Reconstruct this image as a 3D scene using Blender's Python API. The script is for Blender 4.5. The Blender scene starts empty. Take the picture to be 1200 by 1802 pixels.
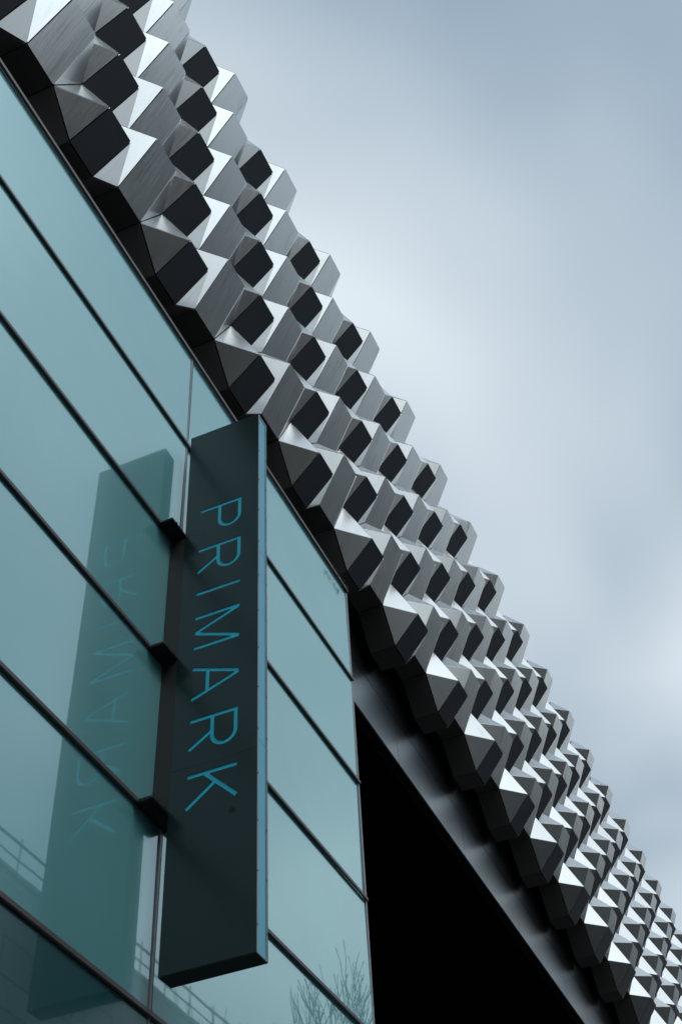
import bpy, bmesh, math, random
from mathutils import Vector, Matrix, noise

random.seed(7)
scene = bpy.context.scene
COL = scene.collection
S = 2.0            # metres per facade bay
EYE = 1.6          # camera height


GK = 1.0           # size factor of the glass box and its sign, set where they are built


def W(h, v, o):
    """facade coordinates (along, up, out of wall; in bays, from the eye) -> metres"""
    return Vector((h * S * GK, -o * S * GK, v * S * GK + EYE))


# ------------------------------------------------------------------ camera
cam_d = bpy.data.cameras.new('camera')
cam = bpy.data.objects.new('camera', cam_d)
COL.objects.link(cam)
dh = (0.40243665, 0.64992997, 0.6446982)
dv = (-0.04436925, -0.68956813, 0.72286041)
dn = (0.91437198, -0.3195103, -0.24867058)
right = Vector((dh[0], -dn[0], dv[0]))
up = -Vector((dh[1], -dn[1], dv[1]))
back = -Vector((dh[2], -dn[2], dv[2]))
m = Matrix.Identity(4)
for i in range(3):
    m[i][0], m[i][1], m[i][2] = right[i], up[i], back[i]
m[2][3] = EYE
cam.matrix_world = m
cam_d.sensor_fit = 'VERTICAL'
cam_d.sensor_height = 36.0
cam_d.sensor_width = 24.0
FPX = 2245.28
cam_d.lens = FPX / 1802 * 36.0
cam_d.clip_end = 6000
scene.camera = cam

# ------------------------------------------------------------------ light
SUN_TO = Vector((-0.20, -0.55, 0.79)).normalized()
world = bpy.data.worlds.new('World')
scene.world = world
world.use_nodes = True
wt = world.node_tree
wt.nodes.clear()


def N(t, kind, **kw):
    n = t.nodes.new(kind)
    for k, v in kw.items():
        if k.startswith('i_'):
            n.inputs[k[2:].replace('_', ' ')].default_value = v
        else:
            setattr(n, k, v)
    return n


def LK(t, a, b):
    t.links.new(a, b)


out = N(wt, 'ShaderNodeOutputWorld')
bg = N(wt, 'ShaderNodeBackground')
bg.inputs['Strength'].default_value = 0.10
sky = N(wt, 'ShaderNodeTexSky', sky_type='NISHITA', sun_disc=False)
sky.sun_elevation = math.asin(SUN_TO.z)
sky.sun_rotation = math.atan2(SUN_TO.x, SUN_TO.y)
sky.air_density = 1.0
sky.dust_density = 2.0
tc = N(wt, 'ShaderNodeTexCoord')
# cloud layer: direction projected on a flat deck
sep = N(wt, 'ShaderNodeSeparateXYZ')
LK(wt, tc.outputs['Generated'], sep.inputs[0])
add = N(wt, 'ShaderNodeMath', operation='ADD')
LK(wt, sep.outputs['Z'], add.inputs[0])
add.inputs[1].default_value = 0.35
vd = N(wt, 'ShaderNodeVectorMath', operation='DIVIDE')
cmb = N(wt, 'ShaderNodeCombineXYZ')
for k in range(3):
    LK(wt, add.outputs[0], cmb.inputs[k])
LK(wt, tc.outputs['Generated'], vd.inputs[0])
LK(wt, cmb.outputs[0], vd.inputs[1])
off = N(wt, 'ShaderNodeVectorMath', operation='ADD')
off.inputs[1].default_value = (10.607, 9.800, 18.496)
LK(wt, vd.outputs[0], off.inputs[0])
nz = N(wt, 'ShaderNodeTexNoise', noise_dimensions='3D')
nz.inputs['Scale'].default_value = 1.7
nz.inputs['Detail'].default_value = 3.5
nz.inputs['Roughness'].default_value = 0.42
nz.inputs['Distortion'].default_value = 0.3
LK(wt, off.outputs[0], nz.inputs['Vector'])
ramp = N(wt, 'ShaderNodeValToRGB')
ramp.color_ramp.elements[0].position = 0.30
ramp.color_ramp.elements[0].color = (2.9, 3.8, 4.7, 1)
ramp.color_ramp.elements[1].position = 0.64
ramp.color_ramp.elements[1].color = (8.9, 9.7, 10.1, 1)
LK(wt, nz.outputs['Fac'], ramp.inputs[0])
# the cloud deck is brighter round the veiled sun
dot = N(wt, 'ShaderNodeVectorMath', operation='DOT_PRODUCT')
LK(wt, tc.outputs['Generated'], dot.inputs[0])
dot.inputs[1].default_value = SUN_TO
mx = N(wt, 'ShaderNodeMath', operation='MAXIMUM')
LK(wt, dot.outputs['Value'], mx.inputs[0])
mx.inputs[1].default_value = 0.0
pw = N(wt, 'ShaderNodeMath', operation='POWER')
LK(wt, mx.outputs[0], pw.inputs[0])
pw.inputs[1].default_value = 10.0
gl = N(wt, 'ShaderNodeMath', operation='MULTIPLY_ADD')
LK(wt, pw.outputs[0], gl.inputs[0])
gl.inputs[1].default_value = 2.3
gl.inputs[2].default_value = 1.0
cl = N(wt, 'ShaderNodeVectorMath', operation='SCALE')
LK(wt, ramp.outputs[0], cl.inputs[0])
LK(wt, gl.outputs[0], cl.inputs['Scale'])
mixs = N(wt, 'ShaderNodeMix', data_type='RGBA')
mixs.inputs['Factor'].default_value = 0.9
LK(wt, sky.outputs[0], mixs.inputs['A'])
LK(wt, cl.outputs[0], mixs.inputs['B'])
LK(wt, mixs.outputs['Result'], bg.inputs['Color'])
LK(wt, bg.outputs[0], out.inputs['Surface'])

sun_d = bpy.data.lights.new('sun', 'SUN')
sun_d.energy = 0.5
sun_d.angle = math.radians(16)
sun_d.color = (1.0, 0.97, 0.93)
sun = bpy.data.objects.new('sun', sun_d)
COL.objects.link(sun)
sun.rotation_euler = (-SUN_TO).to_track_quat('-Z', 'Y').to_euler()
sun.location = (0, 0, 60)

vs = scene.view_settings
vs.view_transform = 'Standard'
vs.look = 'None'
vs.gamma = 1.0
vs.exposure = 0.17
vs.use_curve_mapping = False
scene.cycles.max_bounces = 8


# ------------------------------------------------------------------ helpers
def link(name, me, mat, parent=None, loc=None):
    o = bpy.data.objects.new(name, me)
    COL.objects.link(o)
    if mat is not None and not me.materials:
        me.materials.append(mat)
    if parent is not None:
        o.parent = parent
    if loc is not None:
        o.location = loc
    return o


def mesh(name, verts, faces):
    me = bpy.data.meshes.new(name)
    me.from_pydata([tuple(v) for v in verts], [], faces)
    me.update()
    return me


def recalc(me):
    bm = bmesh.new()
    bm.from_mesh(me)
    bmesh.ops.recalc_face_normals(bm, faces=bm.faces[:])
    bm.to_mesh(me)
    bm.free()
    return me


class MB:
    def __init__(self):
        self.v, self.f = [], []

    def box(self, lo, hi):
        a = [min(lo[i], hi[i]) for i in range(3)]
        b = [max(lo[i], hi[i]) for i in range(3)]
        n = len(self.v)
        for z in (a[2], b[2]):
            self.v += [(a[0], a[1], z), (b[0], a[1], z), (b[0], b[1], z), (a[0], b[1], z)]
        self.f += [tuple(n + i for i in q) for q in
                   ((3, 2, 1, 0), (4, 5, 6, 7), (0, 1, 5, 4), (1, 2, 6, 5), (2, 3, 7, 6), (3, 0, 4, 7))]
        return self

    def hvo(self, h0, h1, v0, v1, o0, o1):
        return self.box(W(h0, v0, o0), W(h1, v1, o1))

    def poly(self, pts):
        n = len(self.v)
        self.v += [tuple(p) for p in pts]
        self.f.append(tuple(range(n, n + len(pts))))
        return self

    def tube(self, a, b, r0, r1, k=5):
        a, b = Vector(a), Vector(b)
        d = (b - a)
        if d.length < 1e-6:
            return self
        d.normalize()
        x = d.orthogonal().normalized()
        y = d.cross(x)
        n = len(self.v)
        for p, r in ((a, r0), (b, r1)):
            for i in range(k):
                t = 2 * math.pi * i / k
                self.v.append(tuple(p + x * (r * math.cos(t)) + y * (r * math.sin(t))))
        for i in range(k):
            j = (i + 1) % k
            self.f.append((n + i, n + j, n + k + j, n + k + i))
        self.f.append(tuple(n + i for i in reversed(range(k))))
        self.f.append(tuple(n + k + i for i in range(k)))
        return self

    def build(self, name, mat, parent=None, bevel=0.0, smooth=False):
        me = mesh(name, self.v, self.f)
        if bevel:
            bm = bmesh.new()
            bm.from_mesh(me)
            bmesh.ops.bevel(bm, geom=bm.edges[:], offset=bevel, segments=1, affect='EDGES')
            bm.to_mesh(me)
            bm.free()
        if smooth:
            for p in me.polygons:
                p.use_smooth = True
        return link(name, me, mat, parent)


def thing(name, label, cat, loc=(0, 0, 0), group=None):
    o = bpy.data.objects.new(name, None)
    COL.objects.link(o)
    o.location = loc
    o['label'] = label
    o['category'] = cat
    if group:
        o['group'] = group
    return o


# ------------------------------------------------------------------ materials
def new_mat(name):
    mt = bpy.data.materials.new(name)
    mt.use_nodes = True
    t = mt.node_tree
    return mt, t, t.nodes['Principled BSDF']


def simple(name, col, rough=0.5, metal=0.0, spec=0.5, var=0.12, scale=3.0):
    mt, t, b = new_mat(name)
    b.inputs['Roughness'].default_value = rough
    b.inputs['Metallic'].default_value = metal
    b.inputs['Specular IOR Level'].default_value = spec
    geo = N(t, 'ShaderNodeNewGeometry')
    nzz = N(t, 'ShaderNodeTexNoise')
    nzz.inputs['Scale'].default_value = scale
    nzz.inputs['Detail'].default_value = 5
    LK(t, geo.outputs['Position'], nzz.inputs['Vector'])
    mr = N(t, 'ShaderNodeMapRange')
    mr.inputs['To Min'].default_value = 1 - var
    mr.inputs['To Max'].default_value = 1 + var
    LK(t, nzz.outputs['Fac'], mr.inputs['Value'])
    sc = N(t, 'ShaderNodeVectorMath', operation='SCALE')
    sc.inputs[0].default_value = col
    LK(t, mr.outputs[0], sc.inputs['Scale'])
    LK(t, sc.outputs[0], b.inputs['Base Color'])
    return mt


def panel_metal(name, g_lo, g_hi, dirt_max):
    """brushed aluminium with faint grain, rain streaks and a little panel to panel variation"""
    mt, t, b = new_mat(name)
    b.inputs['Metallic'].default_value = 0.9
    geo = N(t, 'ShaderNodeNewGeometry')
    oi = N(t, 'ShaderNodeObjectInfo')
    mp = N(t, 'ShaderNodeVectorMath', operation='MULTIPLY')
    mp.inputs[1].default_value = (44, 3, 1.0)
    LK(t, geo.outputs['Position'], mp.inputs[0])
    grain = N(t, 'ShaderNodeTexNoise')
    grain.inputs['Scale'].default_value = 1.0
    grain.inputs['Detail'].default_value = 4
    LK(t, mp.outputs[0], grain.inputs['Vector'])
    mp2 = N(t, 'ShaderNodeVectorMath', operation='MULTIPLY')
    mp2.inputs[1].default_value = (5.5, 2.0, 0.55)
    LK(t, geo.outputs['Position'], mp2.inputs[0])
    st = N(t, 'ShaderNodeTexNoise')
    st.inputs['Scale'].default_value = 1.0
    st.inputs['Detail'].default_value = 6
    st.inputs['Roughness'].default_value = 0.62
    LK(t, mp2.outputs[0], st.inputs['Vector'])
    dirt = N(t, 'ShaderNodeMapRange')
    dirt.inputs['From Min'].default_value = 0.54
    dirt.inputs['From Max'].default_value = 0.75
    dirt.inputs['To Min'].default_value = 0.0
    dirt.inputs['To Max'].default_value = dirt_max
    LK(t, st.outputs['Fac'], dirt.inputs['Value'])
    g2 = N(t, 'ShaderNodeMapRange')
    g2.inputs['From Min'].default_value = 0.3
    g2.inputs['From Max'].default_value = 0.7
    g2.inputs['To Min'].default_value = g_lo
    g2.inputs['To Max'].default_value = g_hi
    LK(t, grain.outputs['Fac'], g2.inputs['Value'])
    rv = N(t, 'ShaderNodeMapRange')
    rv.inputs['To Min'].default_value = 0.9
    rv.inputs['To Max'].default_value = 1.06
    LK(t, oi.outputs['Random'], rv.inputs['Value'])
    mul = N(t, 'ShaderNodeMath', operation='MULTIPLY')
    LK(t, g2.outputs[0], mul.inputs[0])
    LK(t, rv.outputs[0], mul.inputs[1])
    sc = N(t, 'ShaderNodeVectorMath', operation='SCALE')
    sc.inputs[0].default_value = (0.585, 0.605, 0.605)
    LK(t, mul.outputs[0], sc.inputs['Scale'])
    mxc = N(t, 'ShaderNodeMix', data_type='RGBA')
    LK(t, dirt.outputs[0], mxc.inputs['Factor'])
    LK(t, sc.outputs[0], mxc.inputs['A'])
    mxc.inputs['B'].default_value = (0.19, 0.18, 0.155, 1)
    LK(t, mxc.outputs['Result'], b.inputs['Base Color'])
    rr = N(t, 'ShaderNodeMapRange')
    rr.inputs['From Min'].default_value = 0.3
    rr.inputs['From Max'].default_value = 0.7
    rr.inputs['To Min'].default_value = 0.20
    rr.inputs['To Max'].default_value = 0.25
    LK(t, grain.outputs['Fac'], rr.inputs['Value'])
    LK(t, rr.outputs[0], b.inputs['Roughness'])
    bp = N(t, 'ShaderNodeBump')
    bp.inputs['Strength'].default_value = 0.012
    bp.inputs['Distance'].default_value = 0.03
    oil = N(t, 'ShaderNodeTexNoise')
    oil.inputs['Scale'].default_value = 1.7
    LK(t, geo.outputs['Position'], oil.inputs['Vector'])
    LK(t, oil.outputs['Fac'], bp.inputs['Height'])
    LK(t, bp.outputs[0], b.inputs['Normal'])
    return mt


M_ALU = panel_metal('satin_aluminium', 0.985, 1.01, 0.16)
M_BRUSH = panel_metal('brushed_aluminium', 0.945, 1.03, 0.4)
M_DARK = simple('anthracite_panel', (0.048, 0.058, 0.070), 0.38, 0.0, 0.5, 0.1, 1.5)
M_SOFF = simple('soffit_panel_paint', (0.10, 0.096, 0.089), 0.5, 0.0, 0.3, 0.15, 1.5)
M_BACK = simple('joint_backing_black', (0.012, 0.014, 0.015), 0.7, 0.0, 0.2)  # plain black of the backing sheets, necks and gaskets
M_RAIL = simple('rail_bronze_paint', (0.085, 0.078, 0.080), 0.45, 0.0, 0.4, 0.1, 6)
M_BRACK = simple('bracket_dark_paint', (0.022, 0.020, 0.019), 0.5, 0.0, 0.3, 0.15, 6)
M_FRAME = simple('frame_grey_paint', (0.22, 0.23, 0.25), 0.4, 0.0, 0.4, 0.1, 6)
M_SIGN = simple('sign_charcoal_paint', (0.011, 0.023, 0.0235), 0.24, 0.0, 0.32, 0.12, 2)
M_SIGNB = simple('sign_black_paint', (0.008, 0.010, 0.011), 0.5, 0.0, 0.3)
M_TEAL = simple('letter_teal_acrylic', (0.015, 0.50, 0.66), 0.35, 0.0, 0.4, 0.04)
M_MARK = simple('mark_dark_vinyl', (0.008, 0.016, 0.0165), 0.4, 0.0, 0.2)
M_STRIP = simple('edge_strip_blue_acrylic', (0.07, 0.40, 0.56), 0.3, 0.0, 0.25, 0.05)
M_BOLT = simple('bolt_steel', (0.05, 0.05, 0.055), 0.4, 0.8)
M_FASC = simple('fascia_steel', (0.21, 0.24, 0.26), 0.30, 1.0, 0.5, 0.1, 1.2)
M_VOID = simple('recess_shade_black', (0.004, 0.004, 0.004), 0.8, 0.0, 0.05)  # near-black colour holds the shade of the unlit recess
M_ROOF = simple('roof_membrane_grey', (0.10, 0.10, 0.10), 0.8)
M_TWIG = simple('dry_twig', (0.05, 0.04, 0.03), 0.8)


def glass_mat(name='coated_glass', body=(0.115, 0.350, 0.365)):
    """solar control glass over a ceramic back coat: mirror coat + teal body"""
    mt = bpy.data.materials.new(name)
    mt.use_nodes = True
    t = mt.node_tree
    t.nodes.clear()
    o = N(t, 'ShaderNodeOutputMaterial')
    geo = N(t, 'ShaderNodeNewGeometry')
    nzz = N(t, 'ShaderNodeTexNoise')
    nzz.inputs['Scale'].default_value = 0.8
    nzz.inputs['Detail'].default_value = 5
    LK(t, geo.outputs['Position'], nzz.inputs['Vector'])
    mr = N(t, 'ShaderNodeMapRange')
    mr.inputs['To Min'].default_value = 0.86
    mr.inputs['To Max'].default_value = 1.14
    LK(t, nzz.outputs['Fac'], mr.inputs['Value'])
    sc = N(t, 'ShaderNodeVectorMath', operation='SCALE')
    sc.inputs[0].default_value = body
    LK(t, mr.outputs[0], sc.inputs['Scale'])
    d = N(t, 'ShaderNodeBsdfDiffuse')
    LK(t, sc.outputs[0], d.inputs['Color'])
    g = N(t, 'ShaderNodeBsdfGlossy')
    g.inputs['Color'].default_value = (0.78, 0.97, 1.0, 1)
    g.inputs['Roughness'].default_value = 0.015
    fr = N(t, 'ShaderNodeFresnel')
    fr.inputs['IOR'].default_value = 4.1
    bp = N(t, 'ShaderNodeBump')
    bp.inputs['Strength'].default_value = 0.012
    bp.inputs['Distance'].default_value = 0.05
    n2 = N(t, 'ShaderNodeTexNoise')
    n2.inputs['Scale'].default_value = 0.9
    LK(t, geo.outputs['Position'], n2.inputs['Vector'])
    LK(t, n2.outputs['Fac'], bp.inputs['Height'])
    LK(t, bp.outputs[0], g.inputs['Normal'])
    g2 = N(t, 'ShaderNodeBsdfGlossy')
    g2.inputs['Color'].default_value = (0.80, 0.97, 1.0, 1)
    g2.inputs['Roughness'].default_value = 0.26
    gm = N(t, 'ShaderNodeMixShader')
    gm.inputs[0].default_value = 0.36
    LK(t, g.outputs[0], gm.inputs[1])
    LK(t, g2.outputs[0], gm.inputs[2])
    mx_ = N(t, 'ShaderNodeMixShader')
    LK(t, fr.outputs[0], mx_.inputs[0])
    LK(t, d.outputs[0], mx_.inputs[1])
    LK(t, gm.outputs[0], mx_.inputs[2])
    LK(t, mx_.outputs[0], o.inputs['Surface'])
    return mt


M_GLASS = glass_mat()
M_GLASS_DIM = glass_mat('lower_glass_dimmed', (0.010, 0.080, 0.090))  # lower panes: fade of light towards the bottom put in as a darker body

# ------------------------------------------------------------------ ground
me = mesh('ground', [(-2500, -2500, 0), (2500, -2500, 0), (2500, 2500, 0), (-2500, 2500, 0)], [(0, 1, 2, 3)])
ground = link('ground', me, simple('asphalt', (0.045, 0.046, 0.048), 0.85, 0, 0.3, 0.25, 0.7))
ground['kind'] = 'structure'
pav = MB().box((-120, 1.2, 0.0), (160, 5.15, 0.12)).build('pavement', simple('paving_grey', (0.11, 0.11, 0.105), 0.8, 0, 0.3, 0.2, 2))
pav['kind'] = 'structure'

# ------------------------------------------------------------------ shop building
shop = thing('shop_building', 'shop building with folded silver metal cladding above a teal glass wall', 'building', W(0, 0, -2.9) * 1)
shop.location = (0, 0, 0)

# facade lattice (bays): inner nodes A C E G, outer nodes B D F H
OI, OO = -2.5751, -2.3551
A0H, A0V = 2.4913, 7.1340
QV = 0.7335
NODE = {'A': (0.0, 0.0, OI), 'C': (0.2315, -0.276, OI), 'E': (0.4815, -0.276, OI), 'G': (0.7300, 0.0, OI), 'I': (1.0, 0.0, OI),
        'B': (0.2660, 0.023, OO), 'D': (0.5110, 0.023, OO), 'F': (0.7740, 0.527, OO), 'H': (1.0240, 0.527, OO)}
ROWS = 5
C0, C1 = -3, 34


def node(t, c, r, d=0.0):
    base = t[0]
    dc = 1 if t.endswith("'") else 0
    dr = 1 if '2' in t else 0
    h, v, o = NODE[base]
    return W(A0H + h + c + dc, A0V + v + QV * (r + dr), o - d)


# facets of one cell
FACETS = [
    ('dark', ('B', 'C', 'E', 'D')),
    ('quad', ('C2', 'B', 'D', 'E2')),
    ('quad', ('F', 'G', 'I', 'H')),
    ('quad', ('G2', 'F', 'H', 'I2')),
    ('tri', ('E', 'G', 'D')),
    ('tri', ('D', 'G', 'E2')),
    ('tri', ('E2', 'G', 'F')),
    ('tri', ('E2', 'F', 'G2')),
    ('tri', ('I', "C'", "B'")),
    ('tri', ('I', "B'", "C2'")),
    ('tri', ('H', 'I', "C2'")),
    ('tri', ('I2', 'H', "C2'")),
]

# orientation: outward normals
CAMP = Vector((0, 0, EYE))


def outward(pts):
    n = (pts[1] - pts[0]).cross(pts[2] - pts[0])
    if n.y > 0:          # outward is -Y
        return list(reversed(pts))
    return list(pts)


def inset_round(pts, ins, rad):
    """inset polygon in its plane and round the corners"""
    n = (pts[1] - pts[0]).cross(pts[2] - pts[0]).normalized()
    k = len(pts)
    res = []
    inn = []
    for i in range(k):
        p0, p1, p2 = pts[i - 1], pts[i], pts[(i + 1) % k]
        a = (p1 - p0).normalized()
        b = (p2 - p1).normalized()
        na, nb = n.cross(a), n.cross(b)
        bis = (na + nb)
        bis = bis / max(0.15, (1 + na.dot(nb)))
        inn.append(p1 + bis * ins)
    for i in range(k):
        p0, p1, p2 = inn[i - 1], inn[i], inn[(i + 1) % k]
        u = (p0 - p1)
        w = (p2 - p1)
        r = min(rad, u.length * 0.3, w.length * 0.3)
        a = p1 + u.normalized() * r
        c = p1 + w.normalized() * r
        mid = (a + c) * 0.5 * 0.5 + p1 * 0.5
        res += [a, mid, c]
    return res, n


def plate(pts, ins=0.009, rad=0.008, th=0.03):
    ring, n = inset_round(pts, ins, rad)
    k = len(ring)
    v = [tuple(p) for p in ring] + [tuple(p - n * th) for p in ring]
    f = [tuple(range(k))]
    for i in range(k):
        j = (i + 1) % k
        f.append((j, i, k + i, k + j))
    return v, f


def project(p):
    q = p - CAMP
    x = q.dot(right)
    y = q.dot(up)
    z = -q.dot(back)
    if z < 0.3:
        return None
    return (600 + FPX * x / z, 901 - FPX * y / z)


# dark backing sheet behind the plates
bv, bf = [], []
for c in range(C0, C1):
    for r in range(ROWS):
        for kind, names in FACETS:
            pts = outward([node(t, c, r) for t in names])
            nn = (pts[1] - pts[0]).cross(pts[2] - pts[0]).normalized()
            i0 = len(bv)
            bv += [tuple(p + Vector((0, 0.022, 0)) - nn * 0.004) for p in pts]
            bf.append(tuple(range(i0, i0 + len(pts))))
cladding = link('cladding', mesh('cladding', bv, bf), M_BACK, shop)

cell_mesh = {}
cands = {'tri': [], 'quad': []}
rest = []
for c in range(C0, C1):
    for r in range(ROWS):
        for fi, (kind, names) in enumerate(FACETS):
            pts = outward([node(t, c, r) for t in names])
            nn = (pts[1] - pts[0]).cross(pts[2] - pts[0])
            ctr = sum(pts, Vector()) / len(pts)
            area = 0.0
            if nn.dot(CAMP - ctr) > 0:
                pp = [project(p) for p in pts]
                if all(pp) and any(-20 < x < 1220 and -20 < y < 1822 for x, y in pp):
                    for i in range(len(pp)):
                        x0, y0 = pp[i - 1]
                        x1, y1 = pp[i]
                        area += x0 * y1 - x1 * y0
                    area = abs(area) / 2
            k2 = 'tri' if kind == 'tri' else 'quad'
            if area > 8:
                cands[k2].append((area, c, r, fi))
            else:
                rest.append((c, r, fi))
for k2, nm in (('tri', 'triangular_panel'), ('quad', 'four_sided_panel')):
    cands[k2].sort(reverse=True)
    for n_, (a_, c, r, fi) in enumerate(cands[k2]):
        if n_ >= 300:
            rest.append((c, r, fi))
            continue
        if fi not in cell_mesh:
            pts = outward([node(t, 0, 0) for t in FACETS[fi][1]])
            v, f = plate(pts)
            cm = mesh(nm, v, f)
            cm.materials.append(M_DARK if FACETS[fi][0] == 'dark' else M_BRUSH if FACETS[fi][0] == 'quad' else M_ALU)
            cell_mesh[fi] = cm
        po = link(nm, cell_mesh[fi], None, cladding)
        # each plate sits a touch out of true
        cen = sum((node(t, 0, 0) for t in FACETS[fi][1]), Vector()) / len(FACETS[fi][1])
        ax = Vector((random.uniform(-1, 1), random.uniform(-1, 1), random.uniform(-1, 1))).normalized()
        rot = Matrix.Rotation(math.radians(random.gauss(0, 0.25)), 4, ax)
        po.matrix_local = Matrix.Translation(Vector((c * S, 0, r * QV * S)) + cen) @ rot @ Matrix.Translation(-cen)
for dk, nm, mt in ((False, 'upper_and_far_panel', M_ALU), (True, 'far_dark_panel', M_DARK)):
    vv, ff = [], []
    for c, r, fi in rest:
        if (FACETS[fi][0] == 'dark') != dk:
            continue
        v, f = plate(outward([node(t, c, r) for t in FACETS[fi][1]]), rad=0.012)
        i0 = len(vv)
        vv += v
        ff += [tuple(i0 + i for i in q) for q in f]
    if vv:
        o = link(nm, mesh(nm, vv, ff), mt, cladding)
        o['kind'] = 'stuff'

# zigzag soffit under the lowest row: the bottom profile runs back into the building
OS = -2.80
sof_mesh = {}
SEG = [('A', 'C'), ('C', 'E'), ('E', 'G'), ('G', 'I')]
soffit = MB()
for c in range(C0, C1):
    for si, (a, b) in enumerate(SEG):
        pa, pb = node(a, c, 0), node(b, c, 0)
        qa = Vector((pa.x, -OS * S, pa.z))
        qb = Vector((pb.x, -OS * S, pb.z))
        up_ = Vector((0, 0, 0.03))
        soffit.poly([pa + up_, pb + up_, qb + up_, qa + up_])
        # closing face at the back of the teeth
        soffit.poly([qa + up_, qb + up_, Vector((qb.x, qb.y, W(0, A0V + 0.35, 0).z)), Vector((qa.x, qa.y, W(0, A0V + 0.35, 0).z))])
soff = soffit.build('soffit', M_BACK, shop)
for c in range(C0, C1):
    for si, (a, b) in enumerate(SEG):
        if si not in sof_mesh:
            pa, pb = node(a, 0, 0), node(b, 0, 0)
            dy = Vector((0, 0.008, 0))
            pts = [pa + dy, pb + dy, Vector((pb.x, -OS * S, pb.z)), Vector((pa.x, -OS * S, pa.z))]
            nn = (pts[1] - pts[0]).cross(pts[2] - pts[0])
            if nn.z > 0:
                pts.reverse()
            v, f = plate(pts, 0.006, 0.012, 0.02)
            sm = mesh('soffit_panel', v, f)
            sm.materials.append(M_SOFF)
            sof_mesh[si] = sm
        link('soffit_panel', sof_mesh[si], None, soff, (c * S, 0, 0))

# roof and mass behind the cladding
HL, HR_ = A0H + C0, A0H + C1
top = A0V + QV * ROWS - 0.25
MB().hvo(HL, HR_, A0V + 0.3, top, -2.82, -12).build('roof_block', M_ROOF, shop)

# ---------------- glass wall under the cladding
GK = 0.978
K = 0.949
OT, OG = -2.585, -2.603
TV = [7.019 * K, 6.1052 * K, 5.1796 * K, 4.2691 * K, 3.3467 * K, 2.4385 * K, 1.525 * K, 0.61 * K, -0.3 * K]
HM, HE = 4.275, 6.735
HB = [HM - 2 * (HE - HM), HM - (HE - HM), HM, HE]
RH = 0.023
wall = MB().hvo(HB[0], HE, TV[-1] - 0.4, TV[0] + 0.10, OG - 0.03, OG - 0.12).build('glass_wall', M_BACK, shop)
for i in range(len(HB) - 1):
    for j in range(len(TV) - 1):
        g0 = 0.006
        pane_ = MB().hvo(HB[i] + g0, HB[i + 1] - g0, TV[j + 1] + 0.004, TV[j] - 0.0, OG, OG - 0.012).build('glass_pane', M_GLASS if j < 5 else M_GLASS_DIM, wall)
        # glazing is never perfectly coplanar from pane to pane
        cen = W((HB[i] + HB[i + 1]) / 2, (TV[j] + TV[j + 1]) / 2, OG)
        rot = Matrix.Rotation(math.radians(random.gauss(0, 0.10)), 4, 'Z') @ Matrix.Rotation(math.radians(random.gauss(0, 0.18)), 4, 'X')
        pane_.matrix_local = Matrix.Translation(cen) @ rot @ Matrix.Translation(-cen)
for j, tv in enumerate(TV):
    # one rail per level, its ends stop just past the glass edge; front plate over a thinner neck
    x1 = HE + 0.012
    mb = MB()
    mb.hvo(HB[0], x1, tv, tv + RH * (1.35 if j == 0 else 1.0), OT, OT - 0.013)
    r_ = mb.build('rail', M_RAIL, wall, bevel=0.004)
    MB().hvo(HB[0], x1 - 0.01, tv + 0.006, tv + RH * 0.8, OT - 0.0132, OG + 0.0005).build('rail_neck', M_BACK, r_)
for i in (1, 2):
    mu = MB().hvo(HB[i] - 0.012, HB[i] + 0.004, TV[-1] - 0.4, TV[0], OG + 0.004, OG - 0.03).build('mullion', M_FRAME, wall)
    MB().hvo(HB[i] + 0.0045, HB[i] + 0.011, TV[-1] - 0.4, TV[0], OG + 0.0035, OG - 0.03).build('gasket', M_BACK, mu)
MB().hvo(HE - 0.005, HE + 0.018, TV[-1] - 0.4, TV[0], OG + 0.004, OG - 0.10).build('edge_mullion', M_FRAME, wall)

# ---------------- recess beside the glass wall: steel fascia and a black void
HEG, OGG = HE * GK, OG * GK
GK = 1.0
OF = -2.87
kf = OF / -2.7646
FV0, FVG = 5.985 * kf, 6.431 * kf
fas = MB().hvo(HEG - 0.1, HR_, FV0 + 0.01, A0V + 0.6, OF - 0.02, OF - 0.10).build('fascia', M_BACK, shop)
fw = 1.62
h0 = 8.10 * kf - 2 * fw
while h0 < HR_:
    a, b = max(h0, HEG - 0.08), min(h0 + fw, HR_)
    if b > a:
        MB().hvo(a + 0.003, b - 0.003, FV0, FVG - 0.004, OF, OF - 0.015).build('fascia_panel', M_FASC, fas)
        MB().hvo(a + 0.003, b - 0.003, FVG + 0.004, A0V + 0.4, OF, OF - 0.015).build('fascia_panel', M_FASC, fas)
    h0 += fw
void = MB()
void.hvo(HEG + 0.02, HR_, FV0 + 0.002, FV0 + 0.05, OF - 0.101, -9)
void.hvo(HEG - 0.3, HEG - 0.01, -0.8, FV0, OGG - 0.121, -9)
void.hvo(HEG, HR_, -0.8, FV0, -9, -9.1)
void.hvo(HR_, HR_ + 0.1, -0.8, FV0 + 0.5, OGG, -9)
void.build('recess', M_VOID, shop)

GK = 0.9735
# ------------------------------------------------------------------ blade sign
SH, STH = 4.196, 0.104
SO0, SO1 = -2.527, -2.089
SV0, SV1 = 2.433, 5.749
sign = thing('blade_sign', 'tall charcoal blade sign with teal PRIMARK lettering projecting from the glass wall', 'sign')

SW = 0.0205
CAP, BAS = -2.190, -2.440


def stroke(a, b, w=SW, ext=0.0):
    """a, b = (o, v) points of the centre line on the sign face"""
    a, b = Vector(a), Vector(b)
    d = (b - a).normalized()
    n = Vector((-d.y, d.x)) * (w / 2)
    a = a - d * ext
    b = b + d * ext
    return [a - n, b - n, b + n, a + n]


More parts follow.
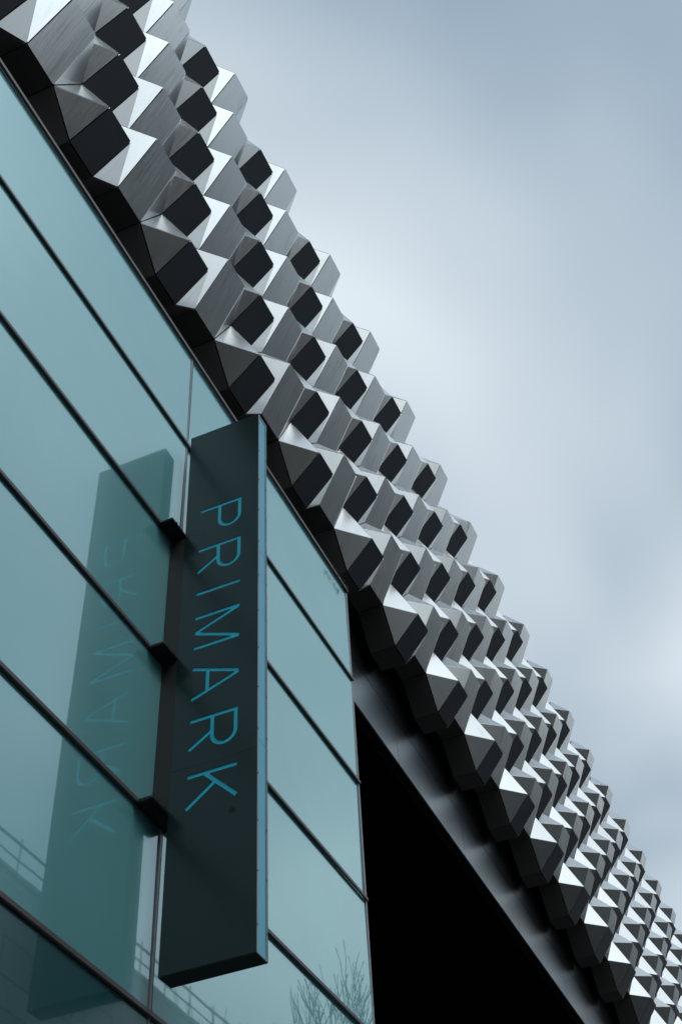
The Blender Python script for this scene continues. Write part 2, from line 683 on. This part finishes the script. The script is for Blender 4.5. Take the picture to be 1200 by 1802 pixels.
def arc_strip(pts, w=SW):
    """poly band along a smooth list of (o, v)"""
    L, R = [], []
    for i, p in enumerate(pts):
        p = Vector(p)
        q0 = Vector(pts[max(i - 1, 0)])
        q1 = Vector(pts[min(i + 1, len(pts) - 1)])
        d = (q1 - q0).normalized()
        n = Vector((-d.y, d.x)) * (w / 2)
        L.append(p + n)
        R.append(p - n)
    return [[R[i], R[i + 1], L[i + 1], L[i]] for i in range(len(pts) - 1)]


def bowl(v0, omid=-2.3215, vb=0.165):
    """bowl of P and R: from the cap end of the stem round to the stem's middle"""
    hw = SW / 2
    top_o, bot_o = CAP - hw, omid
    rad = (top_o - bot_o) / 2
    oc = (top_o + bot_o) / 2
    pts = [(top_o, v0), (top_o, v0 - vb + rad)]
    n = 14
    for i in range(1, n):
        t = math.pi * i / n
        pts.append((oc + rad * math.cos(t), v0 - vb + rad - rad * math.sin(t)))
    pts += [(bot_o, v0 - vb + rad), (bot_o, v0)]
    return arc_strip(pts)


hw = SW / 2
LETTERS = []


def add_letter(name, polys):
    LETTERS.append((name, polys))


VP = 5.083
add_letter('letter_p', [stroke((BAS, VP), (CAP, VP))] + bowl(VP - 0.004))
VR = 4.783
add_letter('letter_r', [stroke((BAS, VR), (CAP, VR))] + bowl(VR - 0.004) + [stroke((-2.324, 4.700), (BAS, 4.622))])
add_letter('letter_i', [stroke((BAS, 4.470), (CAP, 4.470))])
add_letter('letter_m', [stroke((BAS, 4.304), (CAP, 4.304)), stroke((CAP - .005, 4.300), (BAS + .004, 4.207)), stroke((BAS + .004, 4.205), (CAP - .005, 4.112)), stroke((CAP, 4.107), (BAS, 4.107))])
add_letter('letter_a', [stroke((BAS, 3.978), (CAP, 3.887)), stroke((CAP, 3.881), (BAS, 3.790)), stroke((-2.356, 3.945), (-2.356, 3.823))])
VR2 = 3.660
add_letter('letter_r', [stroke((BAS, VR2), (CAP, VR2))] + bowl(VR2 - 0.004) + [stroke((-2.322, 3.577), (BAS, 3.499))])
add_letter('letter_k', [stroke((BAS, 3.351), (CAP, 3.351)), stroke((-2.349, 3.347), (CAP, 3.190)), stroke((-2.300, 3.290), (BAS, 3.182))])


def clip_end(poly):
    return poly


def prism(polys, h_a, h_b):
    bm = bmesh.new()
    for q in polys:
        lo = [bm.verts.new(W(h_a, p.y, p.x)) for p in q]
        hi = [bm.verts.new(W(h_b, p.y, p.x)) for p in q]
        k = len(q)
        bm.faces.new(lo)
        bm.faces.new(list(reversed(hi)))
        for i in range(k):
            j = (i + 1) % k
            bm.faces.new((lo[j], lo[i], hi[i], hi[j]))
    bmesh.ops.recalc_face_normals(bm, faces=bm.faces[:])
    me_ = bpy.data.meshes.new('cut')
    bm.to_mesh(me_)
    bm.free()
    return me_


def boolean_cut(target, polys):
    for q in polys:       # one convex prism at a time keeps the solver robust
        cutter = bpy.data.objects.new('cut', prism([q], SH - 0.02, SH + 0.02))
        COL.objects.link(cutter)
        md = target.modifiers.new('cut', 'BOOLEAN')
        md.operation = 'DIFFERENCE'
        md.solver = 'EXACT'
        md.object = cutter
        dg = bpy.context.evaluated_depsgraph_get()
        dg.update()
        new = bpy.data.meshes.new_from_object(target.evaluated_get(dg))
        target.modifiers.clear()
        target.data = new
        bpy.data.objects.remove(cutter)


FT = 0.0022            # face sheet thickness (bays)
VSEAM = 3.406
for (v0, v1, names) in ((VSEAM + 0.0004, SV1, 'upper'), (SV0, VSEAM - 0.0004, 'lower')):
    fp = MB().hvo(SH, SH + FT, v0, v1, SO0, SO1).build('face_panel', M_SIGN, sign)
    for nm, polys in LETTERS:
        vs_ = [p.y for q in polys for p in q]
        if min(vs_) > v0 - 0.01 and max(vs_) < v1 + 0.01:
            boolean_cut(fp, polys)
    fp.data.materials.clear()
    fp.data.materials.append(M_SIGN)
for nm, polys in LETTERS:
    oo = [p.x for q in polys for p in q]
    vv = [p.y for q in polys for p in q]
    MB().hvo(SH + FT + 0.001, SH + FT + 0.004, min(vv) - 0.01, max(vv) + 0.01, min(oo) - 0.01, max(oo) + 0.01).build(nm, M_TEAL, sign)

# registered mark: small ring with R
rm = MB()
rc, rr = (-2.208, 3.117), 0.0165
ring = []
for i in range(24):
    t0, t1 = 2 * math.pi * i / 24, 2 * math.pi * (i + 1) / 24
    for r0, r1 in ((rr - 0.004, rr),):
        q = [(rc[0] + r0 * math.cos(t0), rc[1] + r0 * math.sin(t0)), (rc[0] + r1 * math.cos(t0), rc[1] + r1 * math.sin(t0)),
             (rc[0] + r1 * math.cos(t1), rc[1] + r1 * math.sin(t1)), (rc[0] + r0 * math.cos(t1), rc[1] + r0 * math.sin(t1))]
        rm.poly([W(SH - 0.001, p[1], p[0]) for p in q])
for a, b in (((-.008, .005), (.008, .005)), ((.008, .005), (.007, -.004)), ((.007, -.004), (.001, -.005)), ((.001, -.005), (.0, .005)), ((.0, .0), (-.008, -.006))):
    q = stroke((rc[0] + a[0], rc[1] + a[1]), (rc[0] + b[0], rc[1] + b[1]), 0.0032)
    rm.poly([W(SH - 0.0012, p.y, p.x) for p in q])
rm.build('registered_mark', M_MARK, sign)

# body, edge frame and blue acrylic edge
MB().hvo(SH + FT + 0.0045, SH + STH - 0.004, SV0 + 0.004, SV1 - 0.004, SO0 + 0.003, SO1 - 0.012).build('sign_body', M_SIGNB, sign)
MB().hvo(SH + STH - 0.0035, SH + STH, SV0, SV1, SO0, SO1).build('rear_panel', M_SIGN, sign)
FW = 0.012
ef = MB()
ef.hvo(SH + 0.0005 + FT, SH + FW, SV0, SV1, SO1 - 0.0115, SO1 - 0.0005)
ef.hvo(SH + STH - FW, SH + STH - 0.0036, SV0, SV1, SO1 - 0.0115, SO1 - 0.0005)
ef.hvo(SH + FW + .0002, SH + STH - FW - .0002, SV1 - FW, SV1, SO1 - 0.0115, SO1 - 0.0008)
ef.hvo(SH + FW + .0002, SH + STH - FW - .0002, SV0, SV0 + FW * 0.5, SO1 - 0.0115, SO1 - 0.0008)
ef.build('edge_frame', M_FRAME, sign)
seams = [SV0 + FW * 0.5 + .001, 3.46, 4.66, SV1 - FW - .001]
for a, b in zip(seams[:-1], seams[1:]):
    MB().hvo(SH + FW + 0.0006, SH + STH - FW - 0.0006, a + 0.0012, b - 0.0012, SO1 - 0.0112, SO1 - 0.0035).build('edge_strip', M_STRIP, sign)
MB().hvo(SH + 0.002, SH + STH - 0.002, SV0 - 0.004, SV0 - 0.0005, SO0 + 0.002, SO1 - 0.002).build('bottom_cap', M_SIGNB, sign)
MB().hvo(SH + 0.002, SH + STH - 0.002, SV1 + 0.0005, SV1 + 0.004, SO0 + 0.002, SO1 - 0.002).build('top_cap', M_SIGNB, sign)
for k in range(14):
    v = SV0 + 0.12 + k * (SV1 - SV0 - 0.2) / 13
    for hh in (SH + 0.0085, SH + STH - 0.007):
        c_ = W(hh, v, SO1 - 0.0006)
        MB().tube(c_, c_ + Vector((0, -0.006, 0)), 0.007, 0.006, 6).build('bolt', M_BOLT, sign)

# mounting: vertical channel and three stepped brackets on the rails
gs = 0.978 / 0.9735          # rails and glass in the sign's own scale
TVS, OGS, OTS = [t_ * gs for t_ in TV], OG * gs, OT * gs
MB().hvo(SH + 0.001, SH + STH * 0.7, TVS[4] + 0.02, TVS[2] - 0.02, OGS + 0.002, SO0 - 0.0005).build('mounting_channel', M_BRACK, sign)
for tv in (TVS[2], TVS[3], TVS[4]):
    br = MB().hvo(4.055, SH + STH + 0.03, tv + 0.004, tv + RH * 0.75, SO0 - 0.001, OTS + 0.001).build('bracket', M_BRACK, sign, bevel=0.004)
    MB().hvo(4.05, SH + STH + 0.02, tv - 0.006, tv + 0.0035, SO0 - 0.02, OGS + 0.004).build('bracket_foot', M_BACK, br)
    for hh in (4.10, 4.16):
        c_ = W(hh, tv + 0.012, SO0 - 0.002)
        MB().tube(c_, c_ + Vector((0, -0.012, 0)), 0.009, 0.009, 6).build('bolt', M_BOLT, br)

# twigs caught at the end of the top rail
tw = MB()
for i in range(46):
    h = HE - 0.28 * random.random() ** 2 - 0.01
    base = W(h, TV[0] + random.uniform(0.0, 0.05), OT + 0.004)
    d = Vector((random.uniform(-0.12, 0.12), random.uniform(-0.08, 0.0), random.uniform(-0.16, 0.05)))
    tw.tube(base, base + d * 0.35, 0.004, 0.003, 4)
    tw.tube(base + d * 0.35, base + d * 0.35 + 0.6 * Vector((random.uniform(-.06, .06), random.uniform(-.03, .0), random.uniform(-.06, .03))), 0.003, 0.002, 4)
tw_o = tw.build('twig_clump', M_TWIG)
tw_o['label'] = 'scrappy dry twigs caught at the right end of the top glass rail'
tw_o['category'] = 'twigs'
tw_o['kind'] = 'stuff'

GK = 1.0
# ------------------------------------------------------------------ across the street (seen as reflections)
M_BRICK = simple('brick_brown', (0.10, 0.075, 0.06), 0.8, 0, 0.2, 0.25, 3)
M_CONC = simple('render_grey', (0.17, 0.17, 0.165), 0.8, 0, 0.2, 0.15, 1)
M_WIN = simple('dark_window_glass', (0.02, 0.025, 0.03), 0.08, 0, 0.6, 0.02)
M_WFR = simple('window_frame_dark', (0.05, 0.05, 0.05), 0.5)


def street_building(name, label, h0, h1, o0, depth, vtop, mat, rail=False, floors=6, bay=3.4):
    t = thing(name, label, 'building')
    y0, y1 = -o0 * S, -o0 * S - depth
    x0, x1 = h0 * S, h1 * S
    zt = vtop * S + EYE
    wl = MB().box((x0, y1, 0), (x1, y0, zt)).build('wall', mat, t)
    MB().box((x0 - 0.15, y1, zt), (x1 + 0.15, y0 + 0.15, zt + 0.25)).build('parapet', M_CONC, t)
    fh = zt / floors
    nb = int((x1 - x0) / bay)
    bw = (x1 - x0) / nb
    proto = pane = None
    for f in range(floors):
        for b in range(nb):
            if proto is None:
                w_ = MB()
                w_.box((0.6, -0.02, 0.9), (bw - 0.6, 0.03, 0.98)).box((0.6, -0.02, fh - 0.65), (bw - 0.6, 0.03, fh - 0.55))
                w_.box((0.52, -0.02, 0.9), (0.6, 0.03, fh - 0.55)).box((bw - 0.6, -0.02, 0.9), (bw - 0.52, 0.03, fh - 0.55))
                proto = w_.build('window', M_WFR, t)
                pane = MB().box((0.6, -0.02, 0.98), (bw - 0.6, 0.012, fh - 0.65)).build('pane', M_WIN, proto)
                o = proto
            else:
                o = proto.copy()
                COL.objects.link(o)
                o.parent = t
                p = pane.copy()
                COL.objects.link(p)
                p.parent = o
            o.location = (x0 + b * bw, y0 + 0.01, f * fh)
    if rail:
        rl = MB()
        ry = y0 - 0.1
        rl.box((x0, ry - 0.05, zt + 2.0), (x1, ry + 0.05, zt + 2.12))
        rl.box((x0, ry - 0.02, zt + 1.1), (x1, ry + 0.03, zt + 1.19))
        ro = rl.build('roof_railing', M_WFR, t)
        x = x0 + 0.2
        pm = None
        while x < x1:
            if pm is None:
                pm = MB().box((-0.03, -0.03, 0), (0.03, 0.03, 2.2)).build('post', M_WFR, ro)
                pm.location = (x, ry, zt + 0.26)
            else:
                q = pm.copy()
                COL.objects.link(q)
                q.parent = ro
                q.location = (x, ry, zt + 0.26)
            x += 3.2
    return t


street_building('office_block', 'office block with roof railing mirrored at the foot of the glass', 8.5, 64, 14.0, 14, 18.1, M_CONC, True, 11, 3.8)
street_building('unseen_brick_block', 'unseen brown brick block across the street, shaped to darken the cladding reflections', -40, 2.6, 9.6, 12, 12.0, M_BRICK, False, 7, 3.4)  # out of view; height and end set to darken the cladding's reflections
street_building('warehouse_block', 'grey block closing the street at its left end', -44, -33, -6, 22, 6.0, M_CONC, False, 4, 4.0)

# bare winter trees, mirrored in the lower glass
M_BARK = simple('bark_grey_brown', (0.035, 0.030, 0.025), 0.85, 0, 0.2, 0.25, 6)


def bare_tree(name, label, h, o, vtop, seed, group):
    rnd = random.Random(seed)
    t = thing(name, label, 'tree', (h * S, -o * S, 0), group)
    H = vtop * S + EYE
    trunk, crown = MB(), MB()

    def grow(p, d, ln, r, lev):
        segs = 3
        q = Vector(p)
        dd = Vector(d)
        for s in range(segs):
            nd = (dd + Vector((rnd.uniform(-.4, .4), rnd.uniform(-.4, .4), rnd.uniform(-.12, .25)))).normalized()
            e = q + nd * (ln / segs)
            r = max(r, 0.017)
            r1 = max(0.015, r * (1 - 0.16 * (s + 1)))
            (trunk if lev == 0 else crown).tube(q, e, r * (1 - 0.16 * s), r1, 6 if lev < 2 else 4 if lev < 4 else 3)
            q, dd = e, nd
            if lev > 0 and lev < 6 and s < segs - 1 and rnd.random() < 0.62:
                sd = (dd + Vector((rnd.uniform(-1, 1), rnd.uniform(-1, 1), rnd.uniform(-.1, .6))) * 0.8).normalized()
                grow(q, sd, ln * 0.55, r1 * 0.55, lev + 2)
        if lev < 6:
            for k in range(4 if lev == 0 else rnd.choice((2, 2, 3))):
                a = rnd.uniform(0, 2 * math.pi)
                sp = rnd.uniform(0.35, 0.75)
                sd = (dd + Vector((math.cos(a) * sp, math.sin(a) * sp, rnd.uniform(0, .35)))).normalized()
                grow(q, sd, ln * rnd.uniform(0.62, 0.82), r1 * 0.72, lev + 1)

    grow(Vector((0, 0, 0)), Vector((0, 0, 1)), H * 0.27, H * 0.021, 0)
    zmax = max(v[2] for v in crown.v)
    k = H / zmax
    for mb in (trunk, crown):
        mb.v = [(x * k * 0.62, y * k * 0.5, z * k) for x, y, z in mb.v]
    trunk.build('trunk', M_BARK, t)
    crown.build('crown', M_BARK, t)
    return t


bare_tree('bare_tree', 'bare winter tree mirrored low in the glass right of the sign', 13.9, 1.2, 7.45, 3, 'bare street trees')
bare_tree('bare_tree', 'bare winter tree mirrored at the lower right corner of the glass', 16.6, 1.4, 8.5, 11, 'bare street trees')

# ------------------------------------------------------------------ put each thing's Empty at its own base
bpy.context.view_layer.update()
for o in [x for x in bpy.data.objects if x.type == 'EMPTY' and x.parent is None and x.location.length < 1e-6]:
    lo = [1e9] * 3
    hi = [-1e9] * 3
    for ch in o.children_recursive:
        if ch.type == 'MESH':
            for cnr in ch.bound_box:
                p = ch.matrix_world @ Vector(cnr)
                for i in range(3):
                    lo[i] = min(lo[i], p[i])
                    hi[i] = max(hi[i], p[i])
    base = Vector(((lo[0] + hi[0]) / 2, (lo[1] + hi[1]) / 2, lo[2]))
    o.location = base
    for ch in o.children:
        ch.matrix_parent_inverse = Matrix.Translation(-base)
